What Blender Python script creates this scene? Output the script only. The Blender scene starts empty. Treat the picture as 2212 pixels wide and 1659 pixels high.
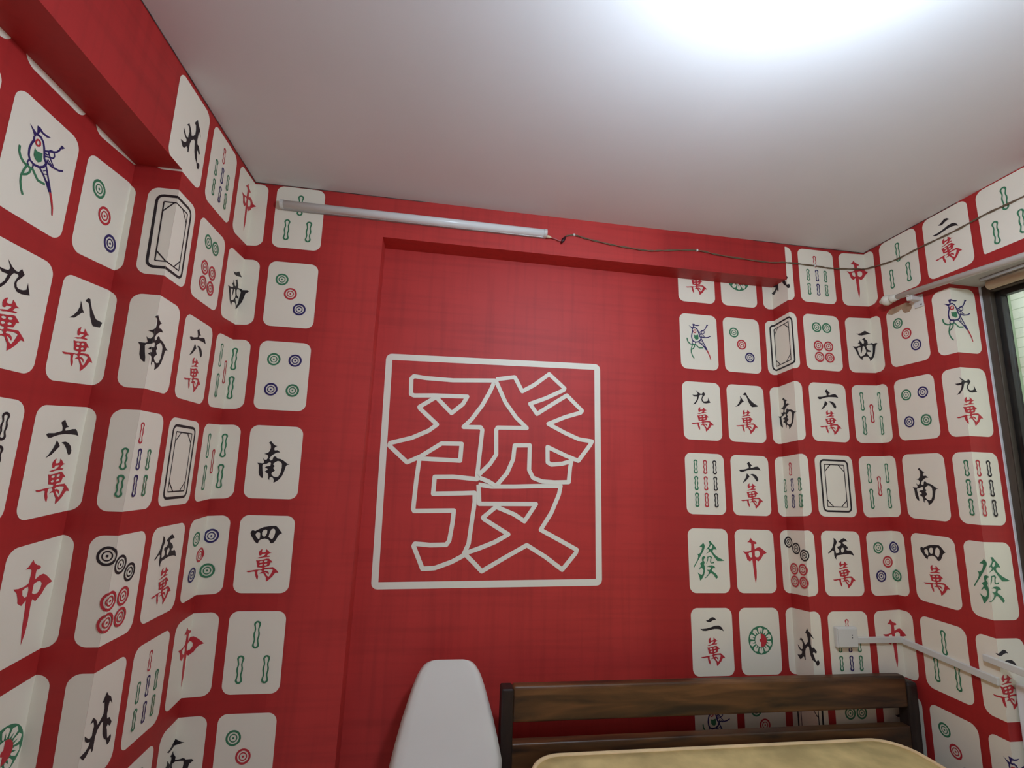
import bpy, bmesh, math, random
from mathutils import Vector, Matrix
from mathutils.geometry import tessellate_polygon
random.seed(7)
C = bpy.context.scene.collection
ZF = 2.5                      # floor lies this far below the measuring level of the wallpaper

# ---------------------------------------------------------------- camera, world, exposure
sc = bpy.context.scene
cam_d = bpy.data.cameras.new('camera'); cam = bpy.data.objects.new('camera', cam_d); C.objects.link(cam)
cam_d.sensor_fit = 'HORIZONTAL'; cam_d.sensor_width = 36.0
cam_d.lens = 1055.3512 / 2212 * 36.0
cam_d.clip_start = 0.02; cam_d.clip_end = 100
cam.location = (-0.4533, -1.7946, ZF - 1.0237)
cam.rotation_euler = (math.radians(100.435), math.radians(-2.089), math.radians(-8.949))
sc.camera = cam
sc.view_settings.view_transform = 'Standard'
sc.view_settings.look = 'None'
sc.view_settings.gamma = 1.0
sc.view_settings.use_curve_mapping = False
sc.view_settings.exposure = 0.15
world = bpy.data.worlds.new('daylight'); sc.world = world
world.use_nodes = True
bg = world.node_tree.nodes['Background']
bg.inputs['Color'].default_value = (0.90, 0.95, 0.93, 1); bg.inputs['Strength'].default_value = 1.35
LAMP_STRENGTH = 105.0          # emission of the round ceiling lamp's diffuser (built below)
LAMP_COLOR = (0.76, 0.95, 1.15, 1)

# ---------------------------------------------------------------- materials
def new_mat(name):
    m = bpy.data.materials.new(name); m.use_nodes = True
    return m, m.node_tree, m.node_tree.nodes['Principled BSDF']
def mat(name, col, rough=0.6, metal=0.0, spec=0.4, var=0.0, scale=8.0, bump=0.0, stretch=(1, 1, 1)):
    m, nt, b = new_mat(name)
    b.inputs['Base Color'].default_value = (*col, 1)
    b.inputs['Roughness'].default_value = rough; b.inputs['Metallic'].default_value = metal
    b.inputs['Specular IOR Level'].default_value = spec
    if var or bump:
        tc = nt.nodes.new('ShaderNodeTexCoord'); mp = nt.nodes.new('ShaderNodeMapping')
        mp.inputs['Scale'].default_value = stretch
        nz = nt.nodes.new('ShaderNodeTexNoise'); nz.inputs['Scale'].default_value = scale; nz.inputs['Detail'].default_value = 5
        nt.links.new(tc.outputs['Object'], mp.inputs['Vector']); nt.links.new(mp.outputs['Vector'], nz.inputs['Vector'])
        if var:
            r = nt.nodes.new('ShaderNodeMapRange')
            r.inputs['From Min'].default_value = 0.3; r.inputs['From Max'].default_value = 0.7
            r.inputs['To Min'].default_value = 1 - var; r.inputs['To Max'].default_value = 1 + var
            mx = nt.nodes.new('ShaderNodeVectorMath'); mx.operation = 'SCALE'
            mx.inputs[0].default_value = col
            nt.links.new(nz.outputs['Fac'], r.inputs['Value']); nt.links.new(r.outputs['Result'], mx.inputs['Scale'])
            nt.links.new(mx.outputs['Vector'], b.inputs['Base Color'])
        if bump:
            bp = nt.nodes.new('ShaderNodeBump'); bp.inputs['Strength'].default_value = bump; bp.inputs['Distance'].default_value = 0.004
            nt.links.new(nz.outputs['Fac'], bp.inputs['Height']); nt.links.new(bp.outputs['Normal'], b.inputs['Normal'])
    return m
def paper_red(name, col, weave, edge=None):
    m, nt, b = new_mat(name)
    b.inputs['Roughness'].default_value = 0.55; b.inputs['Specular IOR Level'].default_value = 0.35
    tc = nt.nodes.new('ShaderNodeTexCoord')
    facs = []
    for st in ((44, 44, 2.2), (2.2, 2.2, 44)):              # long faint vertical and horizontal threads
        mp = nt.nodes.new('ShaderNodeMapping'); mp.inputs['Scale'].default_value = st
        nz = nt.nodes.new('ShaderNodeTexNoise'); nz.inputs['Scale'].default_value = 1.0; nz.inputs['Detail'].default_value = 3
        nt.links.new(tc.outputs['Object'], mp.inputs['Vector']); nt.links.new(mp.outputs['Vector'], nz.inputs['Vector'])
        r = nt.nodes.new('ShaderNodeMapRange')
        r.inputs['From Min'].default_value = 0.30; r.inputs['From Max'].default_value = 0.52
        r.inputs['To Min'].default_value = 1 - weave; r.inputs['To Max'].default_value = 1.0
        nt.links.new(nz.outputs['Fac'], r.inputs['Value']); facs.append(r)
    mu = nt.nodes.new('ShaderNodeMath'); mu.operation = 'MULTIPLY'
    nt.links.new(facs[0].outputs['Result'], mu.inputs[0]); nt.links.new(facs[1].outputs['Result'], mu.inputs[1])
    nz = nt.nodes.new('ShaderNodeTexNoise'); nz.inputs['Scale'].default_value = 9; nz.inputs['Detail'].default_value = 4
    nt.links.new(tc.outputs['Object'], nz.inputs['Vector'])
    r = nt.nodes.new('ShaderNodeMapRange'); r.inputs['To Min'].default_value = 0.9; r.inputs['To Max'].default_value = 1.1
    nt.links.new(nz.outputs['Fac'], r.inputs['Value'])
    mu2 = nt.nodes.new('ShaderNodeMath'); mu2.operation = 'MULTIPLY'
    nt.links.new(mu.outputs[0], mu2.inputs[0]); nt.links.new(r.outputs['Result'], mu2.inputs[1])
    mx = nt.nodes.new('ShaderNodeVectorMath'); mx.operation = 'SCALE'; mx.inputs[0].default_value = col
    if edge:                                                # printed fade into the plain red at both sides
        sx = nt.nodes.new('ShaderNodeSeparateXYZ'); nt.links.new(tc.outputs['Object'], sx.inputs[0])
        fs = []
        for a, b_ in ((-1.02, -0.78), (0.50, 0.30)):
            e = nt.nodes.new('ShaderNodeMapRange'); e.interpolation_type = 'SMOOTHSTEP'
            e.inputs['From Min'].default_value = a; e.inputs['From Max'].default_value = b_
            nt.links.new(sx.outputs['X'], e.inputs['Value']); fs.append(e)
        om = nt.nodes.new('ShaderNodeMath'); om.operation = 'MULTIPLY'
        nt.links.new(fs[0].outputs['Result'], om.inputs[0]); nt.links.new(fs[1].outputs['Result'], om.inputs[1])
        cm = nt.nodes.new('ShaderNodeMix'); cm.data_type = 'RGBA'
        for i_ in cm.inputs:
            if i_.type == 'RGBA' and i_.name == 'A': i_.default_value = (*edge, 1)
            if i_.type == 'RGBA' and i_.name == 'B': i_.default_value = (*col, 1)
        nt.links.new(om.outputs[0], cm.inputs[0])
        nt.links.new([o_ for o_ in cm.outputs if o_.type == 'RGBA'][0], mx.inputs[0])
    nt.links.new(mu2.outputs[0], mx.inputs['Scale']); nt.links.new(mx.outputs['Vector'], b.inputs['Base Color'])
    return m
M = {
 'red': paper_red('red wallpaper', (0.42, 0.023, 0.021), 0.08),
 'panel': paper_red('red woven wallpaper', (0.53, 0.040, 0.034), 0.125, (0.42, 0.023, 0.021)),
 't': mat('printed tile white', (0.84, 0.765, 0.62), 0.5, var=0.02, scale=5),
 'k': mat('printed black', (0.020, 0.015, 0.017), 0.5),
 'r': mat('printed crimson', (0.52, 0.030, 0.040), 0.5),
 'g': mat('printed green', (0.045, 0.20, 0.095), 0.5),
 'b': mat('printed indigo', (0.028, 0.018, 0.115), 0.5),
 'w': mat('printed outline white', (0.84, 0.80, 0.67), 0.5),
 'ceil': mat('ceiling paint', (0.74, 0.71, 0.70), 0.8, spec=0.2, var=0.03, scale=2.2),
 'plaster': mat('painted plaster', (0.44, 0.41, 0.37), 0.8, var=0.12, scale=9, bump=0.3),
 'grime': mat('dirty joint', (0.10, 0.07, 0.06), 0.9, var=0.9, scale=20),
 'brown_patch': mat('brown tile patch', (0.42, 0.27, 0.16), 0.7, var=0.15, scale=30),
 'sill': mat('white wall paint', (0.80, 0.80, 0.80), 0.7, var=0.02),
 'floor': mat('floor tile', (0.74, 0.71, 0.66), 0.4, var=0.06),
 'pvc': mat('white pvc', (0.66, 0.64, 0.58), 0.35, var=0.02),
 'pvc_old': mat('yellowed plastic', (0.70, 0.60, 0.40), 0.4, var=0.05),
 'finial': mat('cream plastic', (0.74, 0.70, 0.58), 0.3),
 'tube': mat('unlit tube diffuser', (0.78, 0.78, 0.75), 0.25),
 'alu': mat('grey batten', (0.40, 0.38, 0.36), 0.4, metal=0.3),
 'wire': mat('brown twin wire', (0.16, 0.105, 0.060), 0.6),
 'wire_red': mat('pinkish wire sleeve', (0.45, 0.12, 0.12), 0.5),
 'tape': mat('glossy dark tape', (0.035, 0.006, 0.010), 0.18),
 'wood': None,
 'mattress': mat('beige mattress cloth', (0.70, 0.54, 0.24), 0.9, spec=0.1, var=0.22, scale=9, bump=0.15),
 'piping': mat('tan piping', (0.85, 0.62, 0.34), 0.8, var=0.12, scale=14),
 'chair': mat('white plastic', (0.72, 0.675, 0.60), 0.4, var=0.01),
 'beech': mat('pale beech', (0.52, 0.36, 0.20), 0.5, var=0.1, scale=6, stretch=(1, 1, .1)),
 'frame': mat('dark brown aluminium', (0.085, 0.066, 0.048), 0.45, spec=0.4, var=0.35, scale=14, stretch=(1, 1, .15)),
 'frame2': mat('worn brown sash', (0.013, 0.010, 0.008), 0.4, var=0.3, scale=20),
 'blind': mat('beige blind cloth', (0.50, 0.38, 0.25), 0.8, var=0.08),
 'screw': mat('dark screw', (0.02, 0.02, 0.02), 0.5),
 'green_out': mat('pale green outside render', (0.34, 0.46, 0.30), 0.9, var=0.12, scale=3),
 'metal': mat('lamp base white', (0.7, 0.7, 0.7), 0.4),
}
def wood_mat():
    m, nt, b = new_mat('dark stained wood')
    tc = nt.nodes.new('ShaderNodeTexCoord'); mp = nt.nodes.new('ShaderNodeMapping'); mp.inputs['Scale'].default_value = (1.6, 10, 14)
    nz = nt.nodes.new('ShaderNodeTexNoise'); nz.inputs['Scale'].default_value = 2.0; nz.inputs['Detail'].default_value = 7; nz.inputs['Distortion'].default_value = 0.6
    cr = nt.nodes.new('ShaderNodeValToRGB')
    cr.color_ramp.elements[0].position = 0.30; cr.color_ramp.elements[0].color = (0.020, 0.010, 0.006, 1)
    cr.color_ramp.elements[1].position = 0.75; cr.color_ramp.elements[1].color = (0.20, 0.085, 0.028, 1)
    e = cr.color_ramp.elements.new(0.52); e.color = (0.095, 0.040, 0.013, 1)
    nt.links.new(tc.outputs['Object'], mp.inputs['Vector']); nt.links.new(mp.outputs['Vector'], nz.inputs['Vector'])
    nt.links.new(nz.outputs['Fac'], cr.inputs['Fac']); nt.links.new(cr.outputs['Color'], b.inputs['Base Color'])
    b.inputs['Roughness'].default_value = 0.42
    return m
M['wood'] = wood_mat()
M['wood_dark'] = mat('near black stained wood', (0.022, 0.013, 0.010), 0.5, var=0.3, scale=12, stretch=(6, 6, 1))
def glass_mat():
    m = bpy.data.materials.new('window glass'); m.use_nodes = True; nt = m.node_tree; nt.nodes.clear()
    o = nt.nodes.new('ShaderNodeOutputMaterial'); mi = nt.nodes.new('ShaderNodeMixShader')
    t = nt.nodes.new('ShaderNodeBsdfTransparent'); g = nt.nodes.new('ShaderNodeBsdfGlossy')
    t.inputs['Color'].default_value = (0.93, 0.95, 0.93, 1); g.inputs['Roughness'].default_value = 0.03; mi.inputs[0].default_value = 0.06
    nt.links.new(t.outputs[0], mi.inputs[1]); nt.links.new(g.outputs[0], mi.inputs[2])
    nt.links.new(mi.outputs[0], o.inputs['Surface']); return m
M['glass'] = glass_mat()
def emit_mat(name, col, s):
    m = bpy.data.materials.new(name); m.use_nodes = True; nt = m.node_tree; b = nt.nodes['Principled BSDF']
    b.inputs['Base Color'].default_value = (0.9, 0.9, 0.9, 1)
    b.inputs['Emission Color'].default_value = col; b.inputs['Emission Strength'].default_value = s; return m
M['lamp'] = emit_mat('lit lamp diffuser', LAMP_COLOR, LAMP_STRENGTH)
def tile_out_mat():
    m, nt, b = new_mat('small white outside wall tiles')
    tc = nt.nodes.new('ShaderNodeTexCoord'); mp = nt.nodes.new('ShaderNodeMapping')
    mp.inputs['Rotation'].default_value = (0, math.radians(90), math.radians(90))
    br = nt.nodes.new('ShaderNodeTexBrick'); br.offset = 0.0
    br.inputs['Scale'].default_value = 1.0; br.inputs['Brick Width'].default_value = 0.10; br.inputs['Row Height'].default_value = 0.06
    br.inputs['Mortar Size'].default_value = 0.003
    br.inputs['Color1'].default_value = (0.87, 0.89, 0.82, 1); br.inputs['Color2'].default_value = (0.84, 0.87, 0.80, 1); br.inputs['Mortar'].default_value = (0.55, 0.62, 0.50, 1)
    nt.links.new(tc.outputs['Object'], mp.inputs['Vector']); nt.links.new(mp.outputs['Vector'], br.inputs['Vector'])
    nt.links.new(br.outputs['Color'], b.inputs['Base Color']); b.inputs['Roughness'].default_value = 0.4
    return m
M['tile_out'] = tile_out_mat()

# ---------------------------------------------------------------- mesh helpers
class MB:
    def __init__(s): s.v = []; s.f = []; s.m = []; s.sm = []
    def face(s, pts, mi=0, smooth=False):
        n = len(s.v); s.v += [tuple(p) for p in pts]; s.f.append(tuple(range(n, n + len(pts)))); s.m.append(mi); s.sm.append(smooth)
    def grid(s, rows, mi=0, closed=False, smooth=True, cap0=False, cap1=False):
        n = len(s.v); w = len(rows[0])
        for r in rows: s.v += [tuple(p) for p in r]
        for i in range(len(rows) - 1):
            for j in range(w if closed else w - 1):
                a = n + i * w + j; b = n + i * w + (j + 1) % w
                s.f.append((a, b, b + w, a + w)); s.m.append(mi); s.sm.append(smooth)
        if cap0: s.f.append(tuple(range(n + w - 1, n - 1, -1))); s.m.append(mi); s.sm.append(False)
        if cap1:
            k = n + (len(rows) - 1) * w; s.f.append(tuple(range(k, k + w))); s.m.append(mi); s.sm.append(False)
    def box(s, lo, hi, mi=0):
        (x0, y0, z0), (x1, y1, z1) = lo, hi
        v = [(x0, y0, z0), (x1, y0, z0), (x1, y1, z0), (x0, y1, z0), (x0, y0, z1), (x1, y0, z1), (x1, y1, z1), (x0, y1, z1)]
        n = len(s.v); s.v += v
        for q in ((0, 3, 2, 1), (4, 5, 6, 7), (0, 1, 5, 4), (1, 2, 6, 5), (2, 3, 7, 6), (3, 0, 4, 7)):
            s.f.append(tuple(n + i for i in q)); s.m.append(mi); s.sm.append(False)
    def tube(s, pts, r, mi=0, n=10, caps=True):
        pts = [Vector(p) for p in pts]; rows = []
        rr = r if isinstance(r, (list, tuple)) else [r] * len(pts)
        up = None
        for i, p in enumerate(pts):
            d = (pts[min(i + 1, len(pts) - 1)] - pts[max(i - 1, 0)]).normalized()
            if up is None: up = Vector((0, 0, 1)) if abs(d.z) < 0.9 else Vector((1, 0, 0))
            a = d.cross(up).normalized(); up = a.cross(d).normalized()
            rows.append([p + (a * math.cos(t) + up * math.sin(t)) * rr[i] for t in [2 * math.pi * k / n for k in range(n)]])
        s.grid(rows, mi, closed=True, cap0=caps, cap1=caps)
    def build(s, name, mats, parent=None, bevel=0.0, merge=False):
        me = bpy.data.meshes.new(name); me.from_pydata(s.v, [], s.f)
        for m in (mats if isinstance(mats, (list, tuple)) else [mats]): me.materials.append(m)
        me.polygons.foreach_set('material_index', s.m); me.polygons.foreach_set('use_smooth', s.sm); me.update()
        if merge or bevel:
            b = bmesh.new(); b.from_mesh(me); bmesh.ops.remove_doubles(b, verts=b.verts, dist=1e-5); bmesh.ops.recalc_face_normals(b, faces=b.faces); b.to_mesh(me); b.free()
        o = bpy.data.objects.new(name, me); C.objects.link(o)
        if bevel:
            md = o.modifiers.new('bevel', 'BEVEL'); md.width = bevel; md.segments = 3; md.limit_method = 'ANGLE'; md.angle_limit = math.radians(40)
        if parent: put(o, parent)
        return o
def put(o, parent):
    o.parent = parent; o.matrix_parent_inverse = Matrix.Translation(-Vector(parent.location))
def thing(name, label, cat, loc, group=None):
    o = bpy.data.objects.new(name, None); C.objects.link(o); o.location = loc; o.empty_display_size = 0.05
    return tag(o, label, cat, group)
def tag(o, label, cat, group=None):
    o['label'] = label; o['category'] = cat
    if group: o['group'] = group
    return o
def struct(o, label=None):
    o['kind'] = 'structure'
    if label: o['label'] = label
    return o
def Z(z): return z + ZF

# ---------------------------------------------------------------- printed marks, per mille of one tile (BIG: millimetres on the back panel)
GLYPH={'9':[('k',[(354,141),(420,184),(477,204),(514,203),(553,167),(601,204),(570,239),(531,271),(519,296),(534,326),(565,337),(623,331),(666,316),(671,257),(688,291),(727,351),(663,361),(610,368),(547,364),(507,337),(493,303),(505,269),(528,237),(513,223),(460,228),(432,257),(414,298),(386,340),(337,383),(263,398),(317,363),(366,320),(390,258),(311,260),(255,230),(323,232),(386,227),(403,202)],[])],'8':[('k',[(356,194),(390,227),(418,268),(459,294),(416,300),(371,332),(303,376),(207,394),(273,359),(330,306),(362,249)],[]),('k',[(437,170),(477,138),(520,136),(543,174),(592,229),(672,289),(743,325),(837,354),(804,370),(664,383),(633,363),(575,299),(539,223),(505,182),(458,180)],[])],'4':[('k',[(208,234),(215,214),(232,197),(260,197),(290,206),(345,183),(437,152),(560,137),(656,134),(697,155),(740,193),(783,228),(746,238),(716,262),(679,318),(645,352),(609,364),(579,355),(568,331),(534,310),(476,302),(410,314),(374,331),(368,351),(354,369),(310,351),(266,310),(228,272)],[[(300,245),(326,224),(359,219),(382,231),(387,269),(382,303),(367,312),(331,293),(309,269)],[(417,221),(433,197),(470,183),(507,190),(509,228),(490,262),(473,277),(438,273),(420,255)],[(560,214),(580,179),(617,169),(648,183),(658,214),(647,255),(624,297),(602,311),(566,293),(540,276)]])],'wan':[('r',[(398,488),(404,468),(428,447),(456,437),(451,461),(450,480),(481,482),(522,472),(524,437),(563,458),(590,479),(629,485),(592,492),(569,502),(548,523),(611,526),(593,539),(546,541),(470,548),(424,558),(367,556),(413,544),(478,533),(513,510),(526,497),(483,500),(457,503),(443,522),(410,522)],[]),('r',[(361,582),(399,585),(483,574),(548,560),(591,560),(627,581),(664,605),(622,610),(614,635),(599,656),(552,662),(527,669),(524,680),(601,673),(677,668),(718,690),(759,714),(786,741),(734,737),(712,754),(683,788),(622,831),(578,855),(571,828),(569,801),(540,774),(516,748),(478,745),(441,756),(460,738),(496,726),(473,707),(425,709),(407,716),(408,753),(426,787),(423,830),(397,813),(372,773),(362,729),(333,726),(268,735),(235,735),(204,720),(293,714),(377,703),(453,701),(482,694),(487,675),(449,673),(396,670),(387,638),(375,604)],[[(420,601),(447,589),(486,591),(478,608),(451,614),(427,612)],[(509,589),(536,579),(570,581),(563,598),(535,606),(511,604)],[(424,645),(453,631),(486,633),(479,648),(447,658)],[(515,635),(542,621),(574,625),(568,638),(536,649),(517,645)],[(516,713),(533,699),(604,691),(661,693),(679,700),(666,727),(642,767),(617,791),(587,781),(553,750),(538,735),(562,737),(592,750),(612,767),(613,740),(589,723),(550,716),(531,720)]])],'6':[('k',[(486,105),(515,135),(545,158),(581,171),(533,178),(521,195),(530,208),(584,200),(648,186),(712,182),(743,199),(787,245),(718,237),(623,237),(517,241),(431,252),(356,269),(303,285),(255,287),(216,258),(243,246),(348,240),(413,226),(472,212),(469,179),(430,136)],[]),('k',[(412,302),(447,325),(481,354),(431,391),(364,438),(277,470),(322,432),(374,378),(398,339)],[]),('k',[(500,318),(564,309),(627,320),(677,349),(703,389),(701,418),(670,434),(640,416),(601,370),(556,337)],[])],'fa':[('g',[(364,218),(398,246),(412,278),(397,315),(370,352),(320,408),(267,464),(213,519),(159,574),(127,611),(110,602),(162,543),(204,500),(232,457),(235,420),(207,399),(257,402),(303,377),(326,340),(344,299),(330,290),(270,291),(312,265),(354,240)],[]),('g',[(507,196),(557,195),(594,228),(641,259),(678,290),(704,331),(660,324),(620,327),(598,352),(620,383),(676,421),(743,452),(820,476),(887,498),(817,506),(708,507),(671,476),(616,427),(570,383),(543,359),(502,374),(425,402),(472,374),(509,352),(505,331),(481,321),(436,334),(468,309),(510,278),(532,253),(529,225)],[[(523,296),(561,259),(592,253),(602,275),(587,303),(556,321),(526,318)]]),('g',[(332,448),(368,434),(402,438),(411,454),(374,479),(364,504),(386,519),(387,538),(372,562),(385,590),(390,623),(383,672),(364,721),(332,757),(294,794),(269,809),(255,794),(248,760),(227,721),(202,684),(247,706),(305,724),(337,697),(350,654),(337,629),(304,611),(279,623),(252,646),(245,635),(275,605),(301,583),(288,568),(270,550),(295,534),(331,519),(324,482)],[]),('g',[(456,442),(547,428),(579,451),(557,476),(549,519),(567,535),(628,513),(616,541),(546,544),(523,525),(532,482),(542,458),(525,445),(485,451),(471,501),(443,538),(422,553),(451,501),(464,464)],[]),('g',[(438,599),(494,578),(564,573),(612,581),(636,596),(649,618),(610,613),(569,627),(557,648),(575,666),(642,694),(679,721),(703,758),(663,779),(636,758),(600,718),(553,694),(514,697),(472,727),(420,761),(379,774),(365,770),(411,751),(463,715),(485,682),(467,660),(430,642),(498,648),(529,630),(541,605),(483,596)],[])],'zhong':[('r',[(410,133),(433,160),(482,185),(537,197),(558,216),(529,231),(493,228),(490,262),(496,312),(554,287),(616,278),(666,293),(724,324),(802,370),(729,389),(696,411),(652,460),(571,506),(513,479),(507,541),(512,665),(504,758),(471,851),(452,770),(436,665),(426,541),(416,472),(357,510),(289,479),(277,441),(250,392),(188,349),(264,355),(346,349),(403,333),(414,262),(412,222),(383,207),(312,204),(360,182)],[[(328,380),(365,364),(408,361),(422,386),(419,441),(383,446),(344,423)],[(493,349),(540,335),(591,336),(624,361),(621,398),(582,438),(531,441),(490,426)]])],'2':[('k',[(355,187),(404,182),(459,157),(514,137),(567,145),(602,170),(615,185),(575,177),(521,188),(466,209),(423,212),(386,203)],[]),('k',[(212,307),(267,310),(363,304),(471,287),(569,264),(666,262),(718,280),(758,314),(781,350),(725,326),(651,313),(555,312),(447,326),(350,340),(270,338)],[])],'5':[('k',[(317,109),(361,126),(390,156),(393,182),(370,208),(344,238),(338,296),(353,347),(417,339),(445,314),(435,287),(405,271),(392,245),(442,238),(482,225),(497,196),(466,179),(427,172),(476,146),(535,120),(586,108),(633,127),(678,159),(606,160),(555,170),(542,186),(578,203),(630,223),(660,246),(672,273),(639,272),(626,292),(657,302),(735,299),(775,326),(816,385),(752,366),(676,358),(556,360),(456,372),(379,381),(348,407),(349,446),(310,413),(299,374),(303,316),(265,302),(213,335),(156,354),(147,344),(217,302),(271,257),(306,198),(320,152)],[[(490,284),(521,255),(554,259),(575,285),(556,318),(521,337),(490,320)]])],'nan':[('k',[(407,215),(456,253),(498,275),(537,281),(496,293),(479,319),(492,341),(546,337),(577,352),(603,366),(540,370),(483,393),(438,422),(408,459),(436,484),(473,466),(479,437),(502,422),(532,429),(554,450),(619,457),(681,479),(754,518),(803,527),(747,536),(729,558),(708,623),(676,689),(623,739),(578,765),(527,786),(531,754),(519,726),(492,706),(458,706),(447,719),(447,751),(423,733),(423,698),(409,662),(347,637),(374,619),(402,611),(390,593),(342,583),(367,565),(440,557),(448,524),(438,506),(409,510),(372,528),(305,536),(292,554),(304,619),(320,677),(324,723),(300,723),(257,692),(236,649),(229,555),(195,519),(293,524),(322,514),(294,453),(321,474),(356,475),(382,452),(384,426),(362,405),(306,393),(373,379),(404,349),(418,305),(408,261),(370,239)],[[(486,531),(526,502),(573,483),(623,494),(654,522),(657,573),(642,646),(608,696),(561,707),(511,697),(475,668),(478,650),(535,618),(495,582),(523,556)]])],'xi':[('k',[(287,289),(335,295),(411,283),(481,253),(531,234),(566,248),(627,273),(681,284),(605,297),(519,311),(433,325),(349,324)],[]),('k',[(497,360),(516,390),(549,415),(571,436),(568,470),(614,470),(652,464),(681,456),(717,465),(729,477),(825,477),(857,495),(794,531),(775,595),(750,662),(695,722),(632,771),(578,788),(591,765),(573,734),(539,710),(484,707),(427,716),(396,735),(384,753),(391,774),(345,759),(287,710),(243,637),(189,563),(146,532),(249,535),(318,520),(361,511),(350,490),(297,471),(348,447),(341,405),(378,435),(427,478),(455,478),(475,442),(461,411),(420,396),(461,381)],[[(267,569),(304,548),(366,539),(365,576),(353,649),(369,654),(397,606),(418,533),(458,521),(481,552),(509,607),(494,643),(432,686),(363,707),(326,704),(304,661)],[(524,515),(574,488),(649,485),(699,489),(707,516),(685,637),(653,692),(620,725),(586,710),(553,680),(521,649),(534,625),(646,622),(622,595),(559,585),(532,552)]])],'bei':[('k',[(630,254),(677,296),(737,323),(794,403),(727,356),(716,389),(708,474),(727,519),(775,520),(792,534),(818,558),(845,582),(819,613),(762,579),(744,601),(765,632),(799,712),(825,716),(840,706),(870,703),(887,726),(885,755),(858,778),(822,782),(781,725),(720,692),(676,636),(658,575),(647,521),(607,518),(545,562),(518,611),(516,725),(489,734),(475,693),(438,690),(391,730),(342,745),(297,716),(261,690),(354,678),(408,652),(421,620),(362,606),(314,579),(294,531),(350,564),(398,591),(447,578),(446,546),(460,500),(431,455),(367,456),(416,415),(474,447),(512,483),(525,512),(577,488),(627,447),(627,398),(609,339),(561,333)],[])],'bird':[('P','b',[(243,214),(300,234),(352,248),(354,281),(334,288),(303,257)]),('P','b',[(342,182),(386,180),(433,198),(491,197),(551,190),(500,214),(441,216),(393,210),(381,247),(361,251),(354,221)]),('L','b',21,[(334,288),(342,321),(319,361),(306,414),(317,466),(343,498),(410,512),(488,499),(538,471),(566,430),(525,399),(509,354),(492,315),(466,276),(419,252),(351,255)]),('P','g',[(371,376),(399,388),(439,383),(483,371),(490,407),(492,446),(451,471),(404,460),(376,438)]),('L','b',17,[(500,341),(560,315),(621,290),(671,268),(704,233),(732,185)]),('P','b',[(718,176),(777,177),(735,208)]),('L','b',13,[(509,354),(562,350)]),('L','b',13,[(516,380),(591,358)]),('L','b',13,[(560,315),(596,357),(670,406)]),('L','b',17,[(562,411),(649,420),(758,406),(819,381)]),('L','b',9,[(574,384),(650,411)]),('L','b',9,[(559,394),(610,419)]),('L','b',13,[(658,318),(641,342),(606,353),(573,341),(562,322),(576,298),(611,287),(645,295),(658,318)]),('L','b',17,[(488,502),(562,539),(626,585),(685,642)]),('L','b',17,[(565,443),(622,520),(674,590),(709,641)]),('P','b',[(609,563),(664,577),(709,644),(685,645)]),('L','b',8,[(517,494),(553,470)]),('L','b',8,[(540,510),(581,485)]),('L','b',8,[(563,527),(613,510)]),('P','r',[(682,641),(715,639),(754,692),(787,756),(803,820),(786,820),(758,750),(715,686)]),('L','g',21,[(182,445),(190,491),(221,528),(272,553),(358,559),(406,557),(461,591),(498,613),(605,606)]),('L','g',19,[(377,558),(374,594),(343,628),(293,652)]),('L','g',19,[(319,564),(296,610),(278,663),(284,714),(314,771),(349,809)]),('L','b',12,[(328,502),(317,531),(339,550)]),('L','b',12,[(395,512),(397,548)]),('L','r',15,[(431,314),(421,295),(399,289),(377,298),(366,320),(376,338),(398,342),(421,332),(431,314)])]}
BIG={'A':[(-290,-1045),(-285,-967),(-278,-860),(-285,-850),(-351,-852),(-322,-821),(-283,-764),(-255,-708),(-237,-662),(-402,-672),(-508,-670),(-553,-665),(-562,-676),(-559,-736),(-547,-741),(-469,-736),(-343,-733),(-358,-763),(-400,-801),(-463,-742),(-524,-784),(-521,-790),(-453,-848),(-483,-873),(-544,-903),(-622,-926),(-624,-936),(-555,-995),(-505,-970),(-431,-919),(-355,-917),(-357,-981),(-510,-979),(-516,-1061),(-520,-1164),(-516,-1171),(-370,-1166),(-373,-1213),(-381,-1274),(-391,-1289),(-450,-1291),(-505,-1287),(-509,-1295),(-472,-1374),(-428,-1371),(-368,-1349),(-327,-1327),(-309,-1284),(-302,-1212),(-294,-1133),(-296,-1099),(-342,-1102),(-451,-1107),(-449,-1045),(-380,-1042),(-290,-1048)],'B':[(-233,-657),(-159,-643),(-153,-652),(-126,-699),(-77,-669),(-18,-621),(47,-676),(44,-683),(-32,-722),(-93,-747),(-64,-786),(0,-742),(57,-704),(121,-763),(115,-771),(52,-792),(-17,-823),(53,-856),(110,-878),(164,-884),(155,-900),(108,-963),(54,-944),(-18,-914),(-16,-974),(-1,-982),(43,-977),(80,-965),(75,-988),(70,-1047),(13,-1050),(-36,-1048),(-73,-1035),(-89,-1006),(-89,-911),(-149,-914),(-153,-967),(-175,-1021),(-212,-1067)],'Bq':[(-232,-666),(-192,-747),(-147,-805),(-103,-844),(-219,-848),(-224,-858),(-220,-952),(-242,-988),(-285,-1033)],'Br':[(-281,-1042),(-245,-1055),(-218,-1070)],'C':[(-283,-1068),(-233,-1074),(-144,-1071),(-54,-1066),(38,-1063),(32,-1095),(3,-1165),(-37,-1229),(30,-1262),(106,-1300),(103,-1311),(50,-1373),(-17,-1327),(-89,-1286),(-175,-1334),(-256,-1381),(-289,-1349),(-323,-1319),(-274,-1302),(-212,-1277),(-161,-1248),(-209,-1221),(-256,-1194),(-260,-1189),(-212,-1148),(-140,-1175),(-101,-1199),(-58,-1134),(-276,-1139),(-283,-1068)],'F':[(-651,-595),(184,-578),(195,-1418),(-636,-1433)]}

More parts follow.
